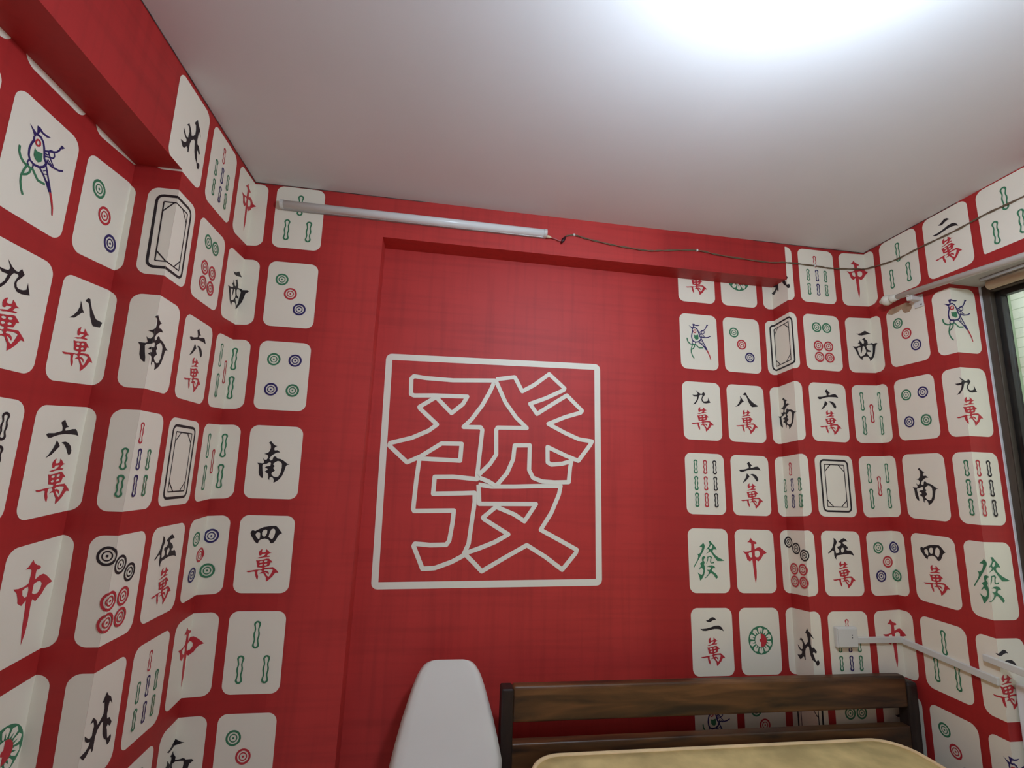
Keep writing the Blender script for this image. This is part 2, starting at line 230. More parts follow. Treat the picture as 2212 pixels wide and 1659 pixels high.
# ---------------------------------------------------------------- room measures (z measured from the top of the top tile row)
PW, TW, TH, PH = 0.2029, 0.1725, 0.2451, 0.30
XL0, XL1, AYL = -1.2962, -1.1794, 0.007
XR, AYR = 1.3973, -0.0529
REC, XJ1, XJ2, ZBB = 0.0979, -0.7026, 1.0032, -0.1518
ZC, ZLB, YC = 0.0137, -0.2412, -0.4603
YF = -3.5                                    # wall behind the camera
ZLIN, ZSILL = -0.276, -1.512
YW0, YW1 = -0.357, -1.95                     # window bay
DREV, DLOW = 0.134, 0.105                    # depth of the window reveal, and of the wall below the sill
ZFL = -ZF
def sh(k, z): return k * (z + 0.8)
def lin(o, j, k):                            # position along a wall of paper column t at height z
    return lambda t, z: o + (t - j) * PW + sh(k, z)
L0, CS, BL = lin(-0.8146, 0, -0.0123), lin(-0.524, 2, -0.0215), lin(-1.0846, 5, -0.0199)
RC, BR, RW = lin(0.5578, 0, -0.0124), lin(1.0706, 3, -0.0088), lin(0.0835, 5, -0.0044)
def inv(f, s): return lambda z: (s - f(0.0, z)) / PW
def foldcol(fa, fb, F, ca, cb):              # paper column of a corner lying inside tile column F
    def g(z):
        da = ca - fa(F, z); db = fb(F + TW / PW, z) - cb
        return F + TW / PW * da / (da + db)
    return g
def between(fa, knots):                      # piecewise map through (t(z), s) knots, else fa
    return None
def interp(a, b):
    return lambda t, z: (lambda ta, sa, tb, sb: sa + (t - ta) / (tb - ta) * (sb - sa))(a[0](z), a[1](z), b[0](z), b[1](z))
const = lambda c: (lambda z: c)
def at(f, t): return (const(t), lambda z: f(t, z))
tl1 = inv(L0, YC); tl2 = inv(CS, YC); tl3 = foldcol(CS, BL, 4, 0.0, XL1)
tr1 = inv(RC, XJ2); tr2 = inv(BR, XJ2); tr3 = foldcol(BR, RW, 4, XR, 0.0); tr4 = const(6.34)
WALL_W = XL1 - XL0
def p_l0(s, z): return (XL0 + s * AYL, s, z)
def p_end(s, z): return (XL0 + YC * AYL + s, YC, z)
def p_cs(s, z): return (XL1 + s * AYL, s, z)
def p_bl(s, z): return (s, 0.0, z)
def p_rc(s, z): return (s, REC, z)
def p_sd(s, z): return (XJ2, REC - s, z)
def p_rw(s, z): return (XR + s * AYR, -s, z)
XRC = XR - YW0 * AYR
def p_rv(s, z): return (XRC + s, YW0, z)
NX, NXm, NYm = (1, 0, 0), (-1, 0, 0), (0, -1, 0)
INF = const(99.0); MINF = const(-99.0)
TE = TW / PW
# (wall, t from, t to, z low, z high, map, point, normal)
LEFT = [
 ('left', MINF, tl1, ZFL, ZLB, L0, p_l0, NX),
 ('left', tl1, tl2, ZFL, ZLB, interp((tl1, const(0.0)), (tl2, const(WALL_W))), p_end, NYm),
 ('left', tl2, const(4.0), ZFL, ZC, CS, p_cs, NX),
 ('left', const(1.9), tl2, ZLB, ZC, CS, p_cs, NX),
 ('left', const(4.0), tl3, ZFL, ZC, interp(at(CS, 4.0), (tl3, const(0.0))), p_cs, NX),
 ('back', tl3, const(4 + TE), ZFL, ZC, interp((tl3, const(XL1)), at(BL, 4 + TE)), p_bl, NYm),
 ('back', const(4 + TE), INF, ZFL, ZC, BL, p_bl, NYm),
]
RIGHT = [
 ('back', MINF, tr1, ZFL, ZBB, RC, p_rc, NYm),
 ('back', tr1, tr2, ZFL, ZBB, interp((tr1, const(0.0)), (tr2, const(REC))), p_sd, NXm),
 ('back', tr2, const(4.0), ZFL, ZC, BR, p_bl, NYm),
 ('back', const(4.0), tr3, ZFL, ZC, interp(at(BR, 4.0), (tr3, const(XR))), p_bl, NYm),
 ('right', tr3, const(4 + TE), ZFL, ZC, interp((tr3, const(0.0)), at(RW, 4 + TE)), p_rw, NXm),
 ('right', const(4 + TE), const(6.0), ZFL, ZC, RW, p_rw, NXm),
 ('right', const(6.0), tr4, ZFL, ZLIN, interp(at(RW, 6.0), (tr4, const(-YW0))), p_rw, NXm),
 ('right', const(6.0), INF, ZLIN, ZC, RW, p_rw, NXm),
 ('right', tr4, const(7.0), ZSILL, ZLIN, interp((tr4, const(0.0)), (const(7.0), const(DREV))), p_rv, NYm),
 ('right', tr4, const(6.34 + DLOW / PW), ZFL, ZSILL, interp((tr4, const(0.0)), (const(6.34 + DLOW / PW), const(DLOW))), p_rv, NYm),
]
FOLDS = (tl1, tl2, tl3, tr1, tr2, tr3, tr4)
def dz_left(t): return -0.012 if t < 1.7 else (-0.0015 if t < 4 else 0.0097 if t > 5 else -0.0015 + (t - 4) * 0.0112)
def dz_right(t): return -0.0112 if t < 2.19 else (0.0 if t < 4 else 0.0097 if t > 5 else (t - 4) * 0.0097) if t > 2.68 else -0.0112 + (t - 2.19) / 0.49 * 0.0112

MATS = ['red', 'panel', 't', 'k', 'r', 'g', 'b', 'w', 'plaster', 'sill', 'grime', 'brown_patch']
MI = {k: i for i, k in enumerate(MATS)}
W = {'left': MB(), 'back': MB(), 'right': MB()}
LAY = 0.0004
def clip(poly, fn):
    out = []
    for i in range(len(poly)):
        a, b = poly[i], poly[(i + 1) % len(poly)]; fa, fb = fn(a), fn(b)
        if fa >= 0: out.append(a)
        if (fa >= 0) != (fb >= 0):
            k = fa / (fa - fb); out.append((a[0] + (b[0] - a[0]) * k, a[1] + (b[1] - a[1]) * k))
    return out
def emit(strip, dz, poly, mi, layer):        # lay one convex printed patch (t, z) on the folded walls
    z0 = min(p[1] for p in poly); z1 = max(p[1] for p in poly)
    for wall, ta, tb, za, zb, f, P, n in strip:
        if z1 < za or z0 > zb: continue
        ea = layer * LAY / PW if ta in FOLDS and f is not CS else 0.0; eb = layer * LAY / PW if tb in FOLDS else 0.0
        q = clip(poly, lambda p: p[0] - ta(p[1]) + ea)
        if len(q) > 2: q = clip(q, lambda p: tb(p[1]) + eb - p[0])
        if len(q) > 2: q = clip(q, lambda p: p[1] - za)
        if len(q) > 2: q = clip(q, lambda p: zb - p[1])
        if len(q) < 3: continue
        pts = []
        for t, z in q:
            x, y, zz = P(f(t, z), z); k = layer * LAY
            pts.append((x + n[0] * k, y + n[1] * k, Z(zz)))
        W[wall].face(pts, mi)
def tess(outer, holes):
    ls = [[Vector((p[0], p[1], 0)) for p in outer]] + [[Vector((p[0], p[1], 0)) for p in h] for h in holes]
    flat = [p for l in ls for p in l]
    return [[(flat[i].x, flat[i].y) for i in tri] for tri in tessellate_polygon(ls)]
def seg_quads(pts, w, ax, ay, closed=False, joints=True):
    out = []
    n = len(pts)
    for i in range(n if closed else n - 1):
        a, b = pts[i], pts[(i + 1) % n]
        dx, dy = (b[0] - a[0]) * ax, (b[1] - a[1]) * ay; l = math.hypot(dx, dy)
        if l < 1e-9: continue
        nx, ny = -dy / l * w / 2 / ax, dx / l * w / 2 / ay
        out.append([(a[0] + nx, a[1] + ny), (b[0] + nx, b[1] + ny), (b[0] - nx, b[1] - ny), (a[0] - nx, a[1] - ny)])
    if joints:
        for i in range(n):
            if not closed and i in (0, n - 1): continue
            out.append([(pts[i][0] + math.cos(k * math.pi / 5) * w / 2 / ax, pts[i][1] + math.sin(k * math.pi / 5) * w / 2 / ay) for k in range(10)])
    return out
def rrect(u0, v0, u1, v1, r, n=6):
    ru, rv = r / TW, r / TH; o = []
    for cx, cy, a0 in ((u1 - ru, v0 + rv, -90), (u1 - ru, v1 - rv, 0), (u0 + ru, v1 - rv, 90), (u0 + ru, v0 + rv, 180)):
        for k in range(n + 1):
            a = math.radians(a0 + 90 * k / n); o.append((cx + ru * math.cos(a), cy + rv * math.sin(a)))
    return o
def ring(u, v, r0, r1, n=26):
    c = [(math.cos(2 * math.pi * k / n), math.sin(2 * math.pi * k / n)) for k in range(n)]
    return [[(u + c[k][0] * r1 / TW, v + c[k][1] * r1 / TH), (u + c[(k + 1) % n][0] * r1 / TW, v + c[(k + 1) % n][1] * r1 / TH),
             (u + c[(k + 1) % n][0] * r0 / TW, v + c[(k + 1) % n][1] * r0 / TH), (u + c[k][0] * r0 / TW, v + c[k][1] * r0 / TH)] for k in range(n)]
def coin(c, u, v, R=0.0224):
    return [(c, p, 2) for p in ring(u, v, R * 0.73, R) + ring(u, v, R * 0.40, R * 0.54) + [[(u + R * 0.15 * math.cos(k) / TW, v + R * 0.15 * math.sin(k) / TH) for k in (0, 1.05, 2.1, 3.14, 4.19, 5.24)]]]
def stick(c, u, v, h, w):                     # a bamboo stick outline with two bulbous ends
    r = w / 2; th = w * 0.28; ee = r / h
    def half(k, r, e):
        k = min(k, 1 - k)
        if k < e: return r * math.sqrt(max(0.0, 1 - ((e - k) / e) ** 2))
        m = (k - e) / (0.5 - e)
        return r * (1 - 0.30 * math.sin(math.pi * min(1.0, m * 1.15)) ** 1.2 - 0.10 * max(0.0, min(1.0, (m - .3) / .3)))
    n = 26; ks = [0.5 - 0.5 * math.cos(math.pi * i / n) for i in range(n + 1)]
    out = []
    def row(k):
        y = (k - 0.5) * h; hi = h - 2 * th
        ki = max(0.0, min(1.0, (y + hi / 2) / hi))
        return half(k, r, ee), y, max(0.0, min(half(ki, r - th * .9, (r - th) / hi), half(k, r, ee) - th * .7)) if 0 < ki < 1 else 0.0
    for a, b in zip(ks[:-1], ks[1:]):
        xa, ya, ia = row(a); xb, yb, ib = row(b)
        for sgn in (-1, 1):
            out.append((c, [(u + sgn * p / TW, v + q / TH) for p, q in ((xa, ya), (xb, yb), (ib, yb), (ia, ya))], 2))
    return out
def glyph(name, du=0.0, dv=0.0):
    out = []
    for c, o, hs in GLYPH[name]:
        f = lambda l: [(p[0] / 1000 + du, p[1] / 1000 + dv) for p in l]
        out += [(c, t, 2) for t in tess(f(o), [f(h) for h in hs])]
    return out
def bird():
    out = []
    for e in GLYPH['bird']:
        if e[0] == 'P': out += [(e[1], t, 3) for t in tess([(p[0] / 1000, p[1] / 1000) for p in e[2]], [])]
        else:
            out += [(e[1], q, 2) for q in seg_quads([(p[0] / 1000, p[1] / 1000) for p in e[3]], e[2] / 1000 * TW * 1.35, TW, TH)]
    return out
def flower():
    u, v, R = 0.505, 0.488, 0.0523; out = []
    P = lambda r, a: (u + r * math.sin(a) / TW, v - r * math.cos(a) / TH)
    out.append(('g', [P(R, 2 * math.pi * k / 40) for k in range(40)], 2))
    for k in range(10):
        a = 2 * math.pi * k / 10; d = math.pi / 10
        for s in (-1, 1):
            out.append(('t', [P(R * .52, a), P(R * .93, a), P(R * .84, a + s * d * .72), P(R * .58, a + s * d * .78), P(R * .50, a + s * d * .5)][::1], 3))
        out.append(('g', [P(R * .74, a), P(R * .52, a - d * .32), P(R * .5, a + d * .32)], 4))
    out.append(('t', [P(R * .47, 2 * math.pi * k / 24) for k in range(24)], 5))
    out.append(('r', [P(R * .47, math.pi * k / 14) for k in range(15)] , 6))
    out.append(('r', [P(R * .12, -math.pi * k / 8) for k in range(9)], 6))
    return out
def blank():
    out = []
    o, i = rrect(.118, .072, .882, .928, .020, 4), rrect(.160, .102, .840, .898, .013, 4)
    n = len(o)
    out += [('k', [o[k], o[(k + 1) % n], i[(k + 1) % n], i[k]], 2) for k in range(n)]
    a, b, c, d = .246, .158, .762, .842; w = .0036
    lines = [[(a, b), (c, b)], [(c, b), (c, d)], [(c, d), (a, d)], [(a, d), (a, b)]]
    for x, sx in ((a, 1), (c, -1)):
        for y, sy in ((b, 1), (d, -1)): lines.append([(x + sx * .155, y), (x, y + sy * .112)])
    for l in lines: out += [('k', q, 2) for q in seg_quads(l, w, TW, TH)]
    return out
def wan(n, dn=0, du=0.0, dv=0.0): return glyph(n) + glyph('wan', du, dv)
def coins(l): return sum((coin(*a) for a in l), [])
def sticks(l, h, w): return sum((stick(c, u, v, h, w) for c, u, v in l), [])
TILE = {
 'bird': bird(), 'dot1': flower(), 'blank': blank(),
 'dot3': coins([('g', .29, .277), ('r', .485, .49), ('b', .69, .718)]),
 'dot4': coins([('g', .295, .268), ('b', .71, .268), ('b', .30, .707), ('g', .715, .707)]),
 'dot5': coins([('g', .29, .26), ('b', .71, .26), ('r', .50, .485), ('b', .29, .70), ('g', .71, .70)]),
 'dot6': coins([('g', .36, .232), ('g', .64, .232), ('r', .365, .565), ('r', .645, .565), ('r', .37, .765), ('r', .648, .765)]),
 'dot7': coins([('k', .23, .19), ('k', .47, .285), ('k', .71, .385), ('r', .36, .605), ('r', .64, .605), ('r', .36, .80), ('r', .64, .80)]),
 'bam3': sticks([('g', .505, .288), ('g', .275, .706), ('g', .725, .706)], .083, .0215),
 'bam5': sticks([('g', .253, .285), ('g', .735, .285), ('r', .49, .495), ('g', .253, .70), ('g', .735, .70)], .080, .0190),
 'bam7': sticks([('r', .47, .225), ('g', .25, .49), ('b', .50, .49), ('g', .735, .49), ('g', .25, .755), ('b', .50, .755), ('g', .735, .755)], .054, .0168),
 'bam9': sticks([(c, u, v) for v in (.225, .495, .765) for c, u in (('g', .268), ('r', .51), ('k', .755))], .057, .0182),
 'wan2': wan('2'), 'wan4': wan('4'), 'wan5': wan('5', 0, .01, .029), 'wan6': wan('6', 0, .012, .031), 'wan8': wan('8'), 'wan9': wan('9'),
 'fa': glyph('fa'), 'zhong': glyph('zhong'), 'nan': glyph('nan'), 'xi': glyph('xi'), 'bei': glyph('bei'),
}
ROWS = [['wan2', 'dot1', 'bei', 'bam7', 'zhong', 'bam3'], ['bird', 'dot3', 'blank', 'dot6', 'xi', 'dot3'], ['wan9', 'wan8', 'nan', 'wan6', 'bam5', 'dot4'],
        ['bam9', 'wan6', 'bam7', 'blank', 'bam5', 'nan'], ['fa', 'zhong', 'dot7', 'wan5', 'dot5', 'wan4']]
TRR = rrect(0, 0, 1, 1, 0.027, 8)
def tile(strip, dz, col, row, kind, zcut=None):
    zt = -row * PH
    def mp(p):
        t = col + p[0] * TE; return (t, zt - p[1] * TH + dz(t))
    jobs = [('t', TRR, 1)] + TILE[kind]
    for i_, (c, poly, lay) in enumerate(jobs):
        lay += i_ * 0.012
        q = [mp(p) for p in poly]
        if zcut is not None: q = clip(q, lambda p: p[1] - zcut)
        if len(q) > 2: emit(strip, dz, q, MI[c], lay)
for row in range(8):
    for col in range(-6, 6): tile(LEFT, dz_left, col, row, ROWS[row % 5][col % 6])
    for col in range(0, 7): tile(RIGHT, dz_right, col, row, ROWS[row % 5][col % 6])
tile(RIGHT, dz_right, 7, 0, 'bam3', -0.222)

# irregular brown patch over the tile top, under the curtain rod bracket
for q in tess([(5.041,-0.3027),(5.102,-0.2889),(5.245,-0.2866),(5.468,-0.285),(5.515,-0.2871),(5.595,-0.3034),(5.594,-0.3151),(5.532,-0.3266),(5.442,-0.3258),(5.398,-0.3188),(5.371,-0.3036),(5.289,-0.31),(5.199,-0.3134),(5.14,-0.3135),(5.054,-0.3057)], []): emit(RIGHT, dz_right, q, MI['brown_patch'], 3.5)

# big outlined character and its frame on the back panel
def on_panel(polys, lay=1):
    for i, q in enumerate(polys): W['back'].face([(x / 1000, REC - lay * LAY - i * 4e-6, Z(z / 1000)) for x, z in q], MI['w'])
for n_, k in enumerate(('A', 'C', 'B', 'Bq', 'Br')): on_panel(seg_quads(BIG[k], 16.3, 1, 1, closed=(k == 'A')), 1 + n_ * 1.3)
def frame_ring(q, w):
    cx = sum(p[0] for p in q) / 4; cz = sum(p[1] for p in q) / 4
    o, i = [], []
    for j, (x, z) in enumerate(q):
        sx, sz = (1 if x > cx else -1), (1 if z > cz else -1)
        for k in range(5):
            a = math.radians(180 - 90 * j - 90 * k / 4); r = w * 0.9
            o.append((x + sx * (w / 2 - r) + r * math.cos(a), z + sz * (w / 2 - r) + r * math.sin(a)))
            i.append((x - sx * w / 2, z - sz * w / 2))
    n = len(o)
    return [[o[k], o[(k + 1) % n], i[(k + 1) % n], i[k]] for k in range(n)]
on_panel(frame_ring(BIG['F'], 24.5))

# ---------------------------------------------------------------- bare wall surfaces
def quad(wall, a, b, c, d, k): W[wall].face([(p[0], p[1], Z(p[2])) for p in (a, b, c, d)], MI[k])
def strip_quad(wall, P, s0, s1, z0, z1, k): quad(wall, P(s0, z0), P(s1, z0), P(s1, z1), P(s0, z1), k)
xe0, xe1 = XL0 + YC * AYL, XL1 + YC * AYL
strip_quad('left', p_l0, YF, YC, ZFL, ZLB, 'red')
strip_quad('left', p_end, 0, xe1 - xe0, ZFL, ZLB, 'red')
strip_quad('left', p_cs, YC, 0, ZFL, ZC, 'red')
strip_quad('left', p_cs, YF, YC, ZLB, ZC, 'panel')
quad('left', p_l0(YF, ZLB), p_cs(YF, ZLB), p_cs(YC, ZLB), p_l0(YC, ZLB), 'red')
SPL = -0.93                                   # printed border between plain field and woven centre field
strip_quad('back', p_bl, XL1, SPL, ZFL, ZC, 'red')
strip_quad('back', p_bl, SPL, XJ1, ZFL, ZC, 'panel')
strip_quad('back', p_bl, XJ1, XJ2, ZBB, ZC, 'panel')
strip_quad('back', p_bl, XJ2, XR, ZFL, ZC, 'red')
strip_quad('back', p_rc, XJ1, 0.47, ZFL, ZBB, 'panel')
strip_quad('back', p_rc, 0.47, XJ2, ZFL, ZBB, 'red')
quad('back', (XJ1, 0, ZFL), (XJ1, REC, ZFL), (XJ1, REC, ZBB), (XJ1, 0, ZBB), 'panel')
quad('back', (XJ2, 0, ZFL), (XJ2, REC, ZFL), (XJ2, REC, ZBB), (XJ2, 0, ZBB), 'red')
quad('back', (XJ1, 0, ZBB), (XJ2, 0, ZBB), (XJ2, REC, ZBB), (XJ1, REC, ZBB), 'panel')
strip_quad('right', p_rw, 0, -YW0, ZFL, ZC, 'red')
strip_quad('right', p_rw, -YW0, -YW1, ZLIN, ZC, 'red')
strip_quad('right', p_rw, -YW1, -YF, ZFL, ZC, 'red')
strip_quad('right', p_rv, 0, DREV, ZSILL, ZLIN, 'red')
strip_quad('right', p_rv, 0, DLOW, ZFL, ZSILL, 'red')
XW = XRC + DREV; XLO = XRC + DLOW
xw1 = XR - YW1 * AYR
quad('right', (xw1, YW1, ZFL), (XW + .02, YW1, ZFL), (XW + .02, YW1, ZLIN), (xw1, YW1, ZLIN), 'red')
quad('right', (XRC, YW0, ZLIN), (XW + .02, YW0, ZLIN), (XW + .02, YW1, ZLIN), (xw1, YW1, ZLIN), 'plaster')
quad('right', (XLO, YW0, ZSILL), (XW + .02, YW0, ZSILL), (XW + .02, YW1, ZSILL), (XLO, YW1, ZSILL), 'sill')
quad('right', (XLO, YW0, ZFL), (XLO, YW1, ZFL), (XLO, YW1, ZSILL), (XLO, YW0, ZSILL), 'sill')
W['right'].box((XW - 0.008, YW0 - 0.0035, Z(ZSILL)), (XW, YW0 - 0.0005, Z(ZLIN)), MI['sill'])     # bare plaster edge of the reveal
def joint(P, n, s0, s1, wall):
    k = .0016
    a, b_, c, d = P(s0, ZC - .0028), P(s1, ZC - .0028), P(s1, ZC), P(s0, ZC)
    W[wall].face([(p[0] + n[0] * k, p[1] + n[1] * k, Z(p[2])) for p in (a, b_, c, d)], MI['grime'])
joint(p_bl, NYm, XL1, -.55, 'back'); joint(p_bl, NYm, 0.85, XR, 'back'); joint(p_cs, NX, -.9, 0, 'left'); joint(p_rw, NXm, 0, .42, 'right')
for k in W: struct(W[k].build('wall_' + k, [M[m] for m in MATS]))
b = MB(); b.box((-1.6, YF - 0.1, 0), (1.5, YF, Z(ZC))); struct(b.build('wall_front', M['sill']))
b = MB(); b.box((-1.6, YF - 0.1, -0.1), (1.7, 0.25, 0)); struct(b.build('floor', M['floor']))
b = MB(); b.box((-1.6, YF - 0.1, Z(ZC)), (1.7, 0.25, Z(ZC) + 0.1)); struct(b.build('ceiling', M['ceil']))

# ---------------------------------------------------------------- window in the bay of the right wall
win = MB()
def frame_rect(mb, x0, x1, y0, y1, z0, z1, w):
    mb.box((x0, y0 - w, z0), (x1, y0, z1)); mb.box((x0, y1, z0), (x1, y1 + w, z1))
    mb.box((x0, y1 + w, z1 - w), (x1, y0 - w, z1)); mb.box((x0, y1 + w, z0), (x1, y0 - w, z0 + w))
frame_rect(win, XW, XW + 0.045, YW0 - 0.001, YW1 + 0.001, Z(ZSILL) + .001, Z(ZLIN) - .001, 0.028)
wo = struct(win.build('window_1', M['frame'], bevel=0.003))
for y0, y1, x in ((YW0 - .029, -1.16, XW + .018), (-1.12, YW1 + .029, XW + .046)):
    s = MB(); frame_rect(s, x, x + .026, y0, y1, Z(ZSILL) + .029, Z(ZLIN) - .029, 0.020)
    so = s.build('window_sash', M['frame2'], wo, bevel=0.002)
    g = MB(); g.box((x + .011, y1 + .016, Z(ZSILL) + .045), (x + .015, y0 - .016, Z(ZLIN) - .045)); g.build('window_glass', M['glass'], so)
# the neighbouring house outside
nb = MB(); nb.box((3.0, -6.0, -1.0), (3.2, 0.575, 5.0)); struct(nb.build('wall_outside', M['tile_out']), 'white tiled wall of the house across, seen through the window')
nb = MB(); nb.box((2.9, 0.575, -1.0), (3.2, 2.5, 5.0)); struct(nb.build('wall_outside_green', M['green_out']), 'pale green rendered strip of wall seen through the window')

# ---------------------------------------------------------------- ceiling lamp
LX, LY, LR = 0.17, -1.30, 0.10
zc = Z(ZC)
t = thing('ceiling_lamp', 'round lit white globe lamp fixed to the ceiling', 'ceiling lamp', (LX, LY, zc))
b = MB(); n = 48
ringp = lambda r, z: [(LX + r * math.cos(2 * math.pi * k / n), LY + r * math.sin(2 * math.pi * k / n), z) for k in range(n)]
b.grid([ringp(.055, zc), ringp(.055, zc - .018), ringp(.034, zc - .026), ringp(.034, zc - .082), ringp(.046, zc - .09)], closed=True, cap1=True); b.build('lamp_base', M['metal'], t)
b = MB(); zg = zc - .175
b.grid([ringp(LR * math.cos(a), zg - LR * math.sin(a)) for a in [math.radians(d) for d in (-27, -20, -12, 0, 12, 24, 36, 48, 60, 72, 82, 88.5)]], closed=True, cap1=True)
b.build('lamp_globe', M['lamp'], t)
b = MB(); b.grid([ringp(r, z) for r, z in ((.046, zc - .088), (.060, zg + .078), (.078, zg + .062), (LR * math.cos(math.radians(27)) + .001, zg + LR * math.sin(math.radians(27))))], closed=True, cap0=True); b.build('lamp_collar', M['metal'], t)

# ---------------------------------------------------------------- led tube on the beam, wires
t = thing('tube_light', 'long unlit white tube light fixed along the red beam', 'tube light', (-0.57, 0, Z(-.07)))
x0, x1 = -1.078, -0.067
b = MB(); b.box((x0, -.012, Z(-.088)), (x1 - .002, 0, Z(-.060))); b.build('batten', M['alu'], t, bevel=.002)
b = MB()
prof = [(-.011 - .019 * math.sin(a), -.070 + .016 * math.cos(a)) for a in [math.pi * k / 12 for k in range(13)]]
b.grid([[(x, y, Z(z)) for y, z in prof] for x in (x0 + .012, x1 - .012)], cap0=True, cap1=True); b.build('tube_diffuser', M['tube'], t)
for xa, xb in ((x0, x0 + .012), (x1 - .012, x1)):
    b = MB(); b.grid([[(x, y * 1.05, Z(-.070 + (z + .070) * 1.08)) for y, z in prof] for x in (xa, xb)], cap0=True, cap1=True, smooth=False); b.build('end_cap', M['pvc'], t)
b = MB(); b.tube([(x1, -.012, Z(-.082)), (x1 + .012, -.011, Z(-.082)), (x1 + .021, -.009, Z(-.083))], [.0065, .0055, .002]); b.build('plug', M['pvc_old'], t)
def spline(pts, n=6):
    P = [Vector(p) for p in pts]; out = []
    for i in range(len(P) - 1):
        a, b_, c, d = P[max(i - 1, 0)], P[i], P[i + 1], P[min(i + 2, len(P) - 1)]
        for k in range(n):
            u = k / n; out.append(0.5 * ((2 * b_) + (c - a) * u + (2 * a - 5 * b_ + 4 * c - d) * u * u + (3 * b_ - a - 3 * c + d) * u ** 3))
    out.append(P[-1]); return out
t = thing('electric_wire', 'thin brown twin wire tacked along the beam and the right wall', 'wire', (0.5, 0, Z(-.075)))
WR = [(0.012, -.006, -.069), (0.049, -.005, -.0585), (0.107, -.005, -.069), (0.226, -.005, -.084), (0.361, -.005, -.091), (0.428, -.005, -.084), (0.586, -.005, -.066),
      (0.70, -.005, -.077), (0.916, -.005, -.084), (0.999, -.005, -.076), (1.14, -.005, -.077), (1.231, -.005, -.080), (1.371, -.006, -.068), (1.389, -.012, -.068)]
def rwp(y, z, off): return (XR - y * AYR - off, y, z)
WR += [rwp(-.148, -.090, .005), rwp(-.274, -.089, .005), rwp(-.402, -.091, .005), rwp(-.515, -.085, .005), rwp(-.63, -.088, .005), rwp(-1.0, -.085, .005), rwp(-1.9, -.085, .005)]
path = [(p[0], p[1], Z(p[2])) for p in spline(WR, 7)]
b = MB()
for ph in (0, math.pi):
    b.tube([(p[0], p[1] + .0018 * math.cos(i * .9 + ph), p[2] + .0018 * math.sin(i * .9 + ph)) for i, p in enumerate(path)], .0019, n=6)
b.build('twin_wire', M['wire'], t)
b = MB(); b.tube([(p[0], p[1], Z(p[2])) for p in spline([(x1 + .019, -.009, -.083), (-.03, -.008, -.086), (-.012, -.008, -.092), (.000, -.008, -.088)])], .0022, n=6); b.build('wire_sleeve', M['wire_red'], t)
b = MB(); b.tube([(.013, -.009, Z(-.071)), (.009, -.012, Z(-.078)), (.003, -.012, Z(-.088)), (-.003, -.011, Z(-.100)), (-.004, -.010, Z(-.104))], [.002, .005, .0075, .004, .001]); b.build('tape_wrap', M['tape'], t)
for p in ((0.049, -.0585), (0.586, -.066), (1.14, -.077)):
    b = MB(); b.box((p[0] - .004, -.009, Z(p[1] - .004)), (p[0] + .004, 0, Z(p[1] + .005))); b.build('cable_clip', M['pvc'], t, bevel=.001)

# ---------------------------------------------------------------- outlet and trunking
t = thing('wall_outlet', 'square white surface outlet box on the wall above the bed headboard', 'outlet', (1.14, 0, Z(-1.59)))
b = MB(); b.box((1.097, -.017, Z(-1.627)), (1.187, 0, Z(-1.553))); b.build('outlet_box', M['pvc'], t, bevel=.004)
b = MB(); b.box((1.101, -.021, Z(-1.623)), (1.183, -.0165, Z(-1.557))); b.build('face_plate', M['pvc'], t, bevel=.002)
b = MB()
for z in (-1.580, -1.589): b.box((1.158, -.0216, Z(z - .002)), (1.1605, -.0205, Z(z + .002)))
b.build('socket_slot', M['screw'], t)
t = thing('cable_trunking', 'flat white trunking from the outlet round the corner of the right wall', 'trunking', (1.3, 0, Z(-1.61)))
b = MB(); b.box((1.187, -.012, Z(-1.613)), (XR - .0005, 0, Z(-1.592))); b.build('trunking_back', M['pvc'], t, bevel=.0015)
def wallbar(mb, y0, y1, z0a, z1a, z0b, z1b, d):
    mb.grid([[(*rwp(y, 0, o)[:2], Z(z)) for o, z in ((0, za), (d, za), (d, zb), (0, zb))] for y, za, zb in ((y0, z0a, z1a), (y1, z0b, z1b))], closed=True, smooth=False, cap0=True, cap1=True)
b = MB(); wallbar(b, -.002, -.352, -1.616, -1.595, -1.632, -1.609, .012); b.build('trunking_side', M['pvc'], t, bevel=.0015)
b = MB(); wallbar(b, -.318, -1.10, -1.570, -1.549, -1.600, -1.579, .016)
tag(b.build('cable_trunking', M['pvc'], None, bevel=.002), 'short white trunking crossing the window bay just below the sill', 'trunking')

# ---------------------------------------------------------------- curtain rod and blind roll
def rodp(y, off=.042): 
    return (XR - y * AYR - off, y, Z(-.262 - (-.125 - y) * .068))
t = thing('curtain_rod', 'long white curtain rod with bulb finial above the window', 'curtain rod', rodp(-.9))
b = MB(); b.tube([rodp(-.15), rodp(-2.1)], .0112, n=16); b.build('rod', M['pvc'], t)
a0, d0 = Vector(rodp(-.155)), (Vector(rodp(-.1)) - Vector(rodp(-.155))).normalized()
b = MB(); pr = [(-.02, .0125), (-.004, .0125), (0, .0150), (.006, .0150), (.010, .0105), (.013, .0125), (.020, .0185), (.030, .0205), (.040, .0175), (.047, .011), (.052, .0085), (.058, .0080), (.062, .004)]
b.tube([a0 + d0 * (p[0] - .008) for p in pr], [p[1] * 1.08 for p in pr], n=20); b.build('finial', M['finial'], t)
for yb in (-.235, -1.98):
    b = MB(); P = Vector(rodp(yb)); wx = XR - yb * AYR
    b.box((P.x - .004, yb - .011, P.z - .030), (wx, yb + .011, P.z - .012)); b.box((wx - .006, yb - .018, P.z - .055), (wx, yb + .018, P.z - .006))
    b.box((P.x - .012, yb - .008, P.z - .014), (P.x + .012, yb + .008, P.z - .0105)); br_ = b.build('bracket', M['pvc'], t, bevel=.003)
    b = MB(); b.tube([(wx - .0075, yb - .011, P.z - .046), (wx - .005, yb - .011, P.z - .046)], .0028); b.build('screw', M['screw'], br_)
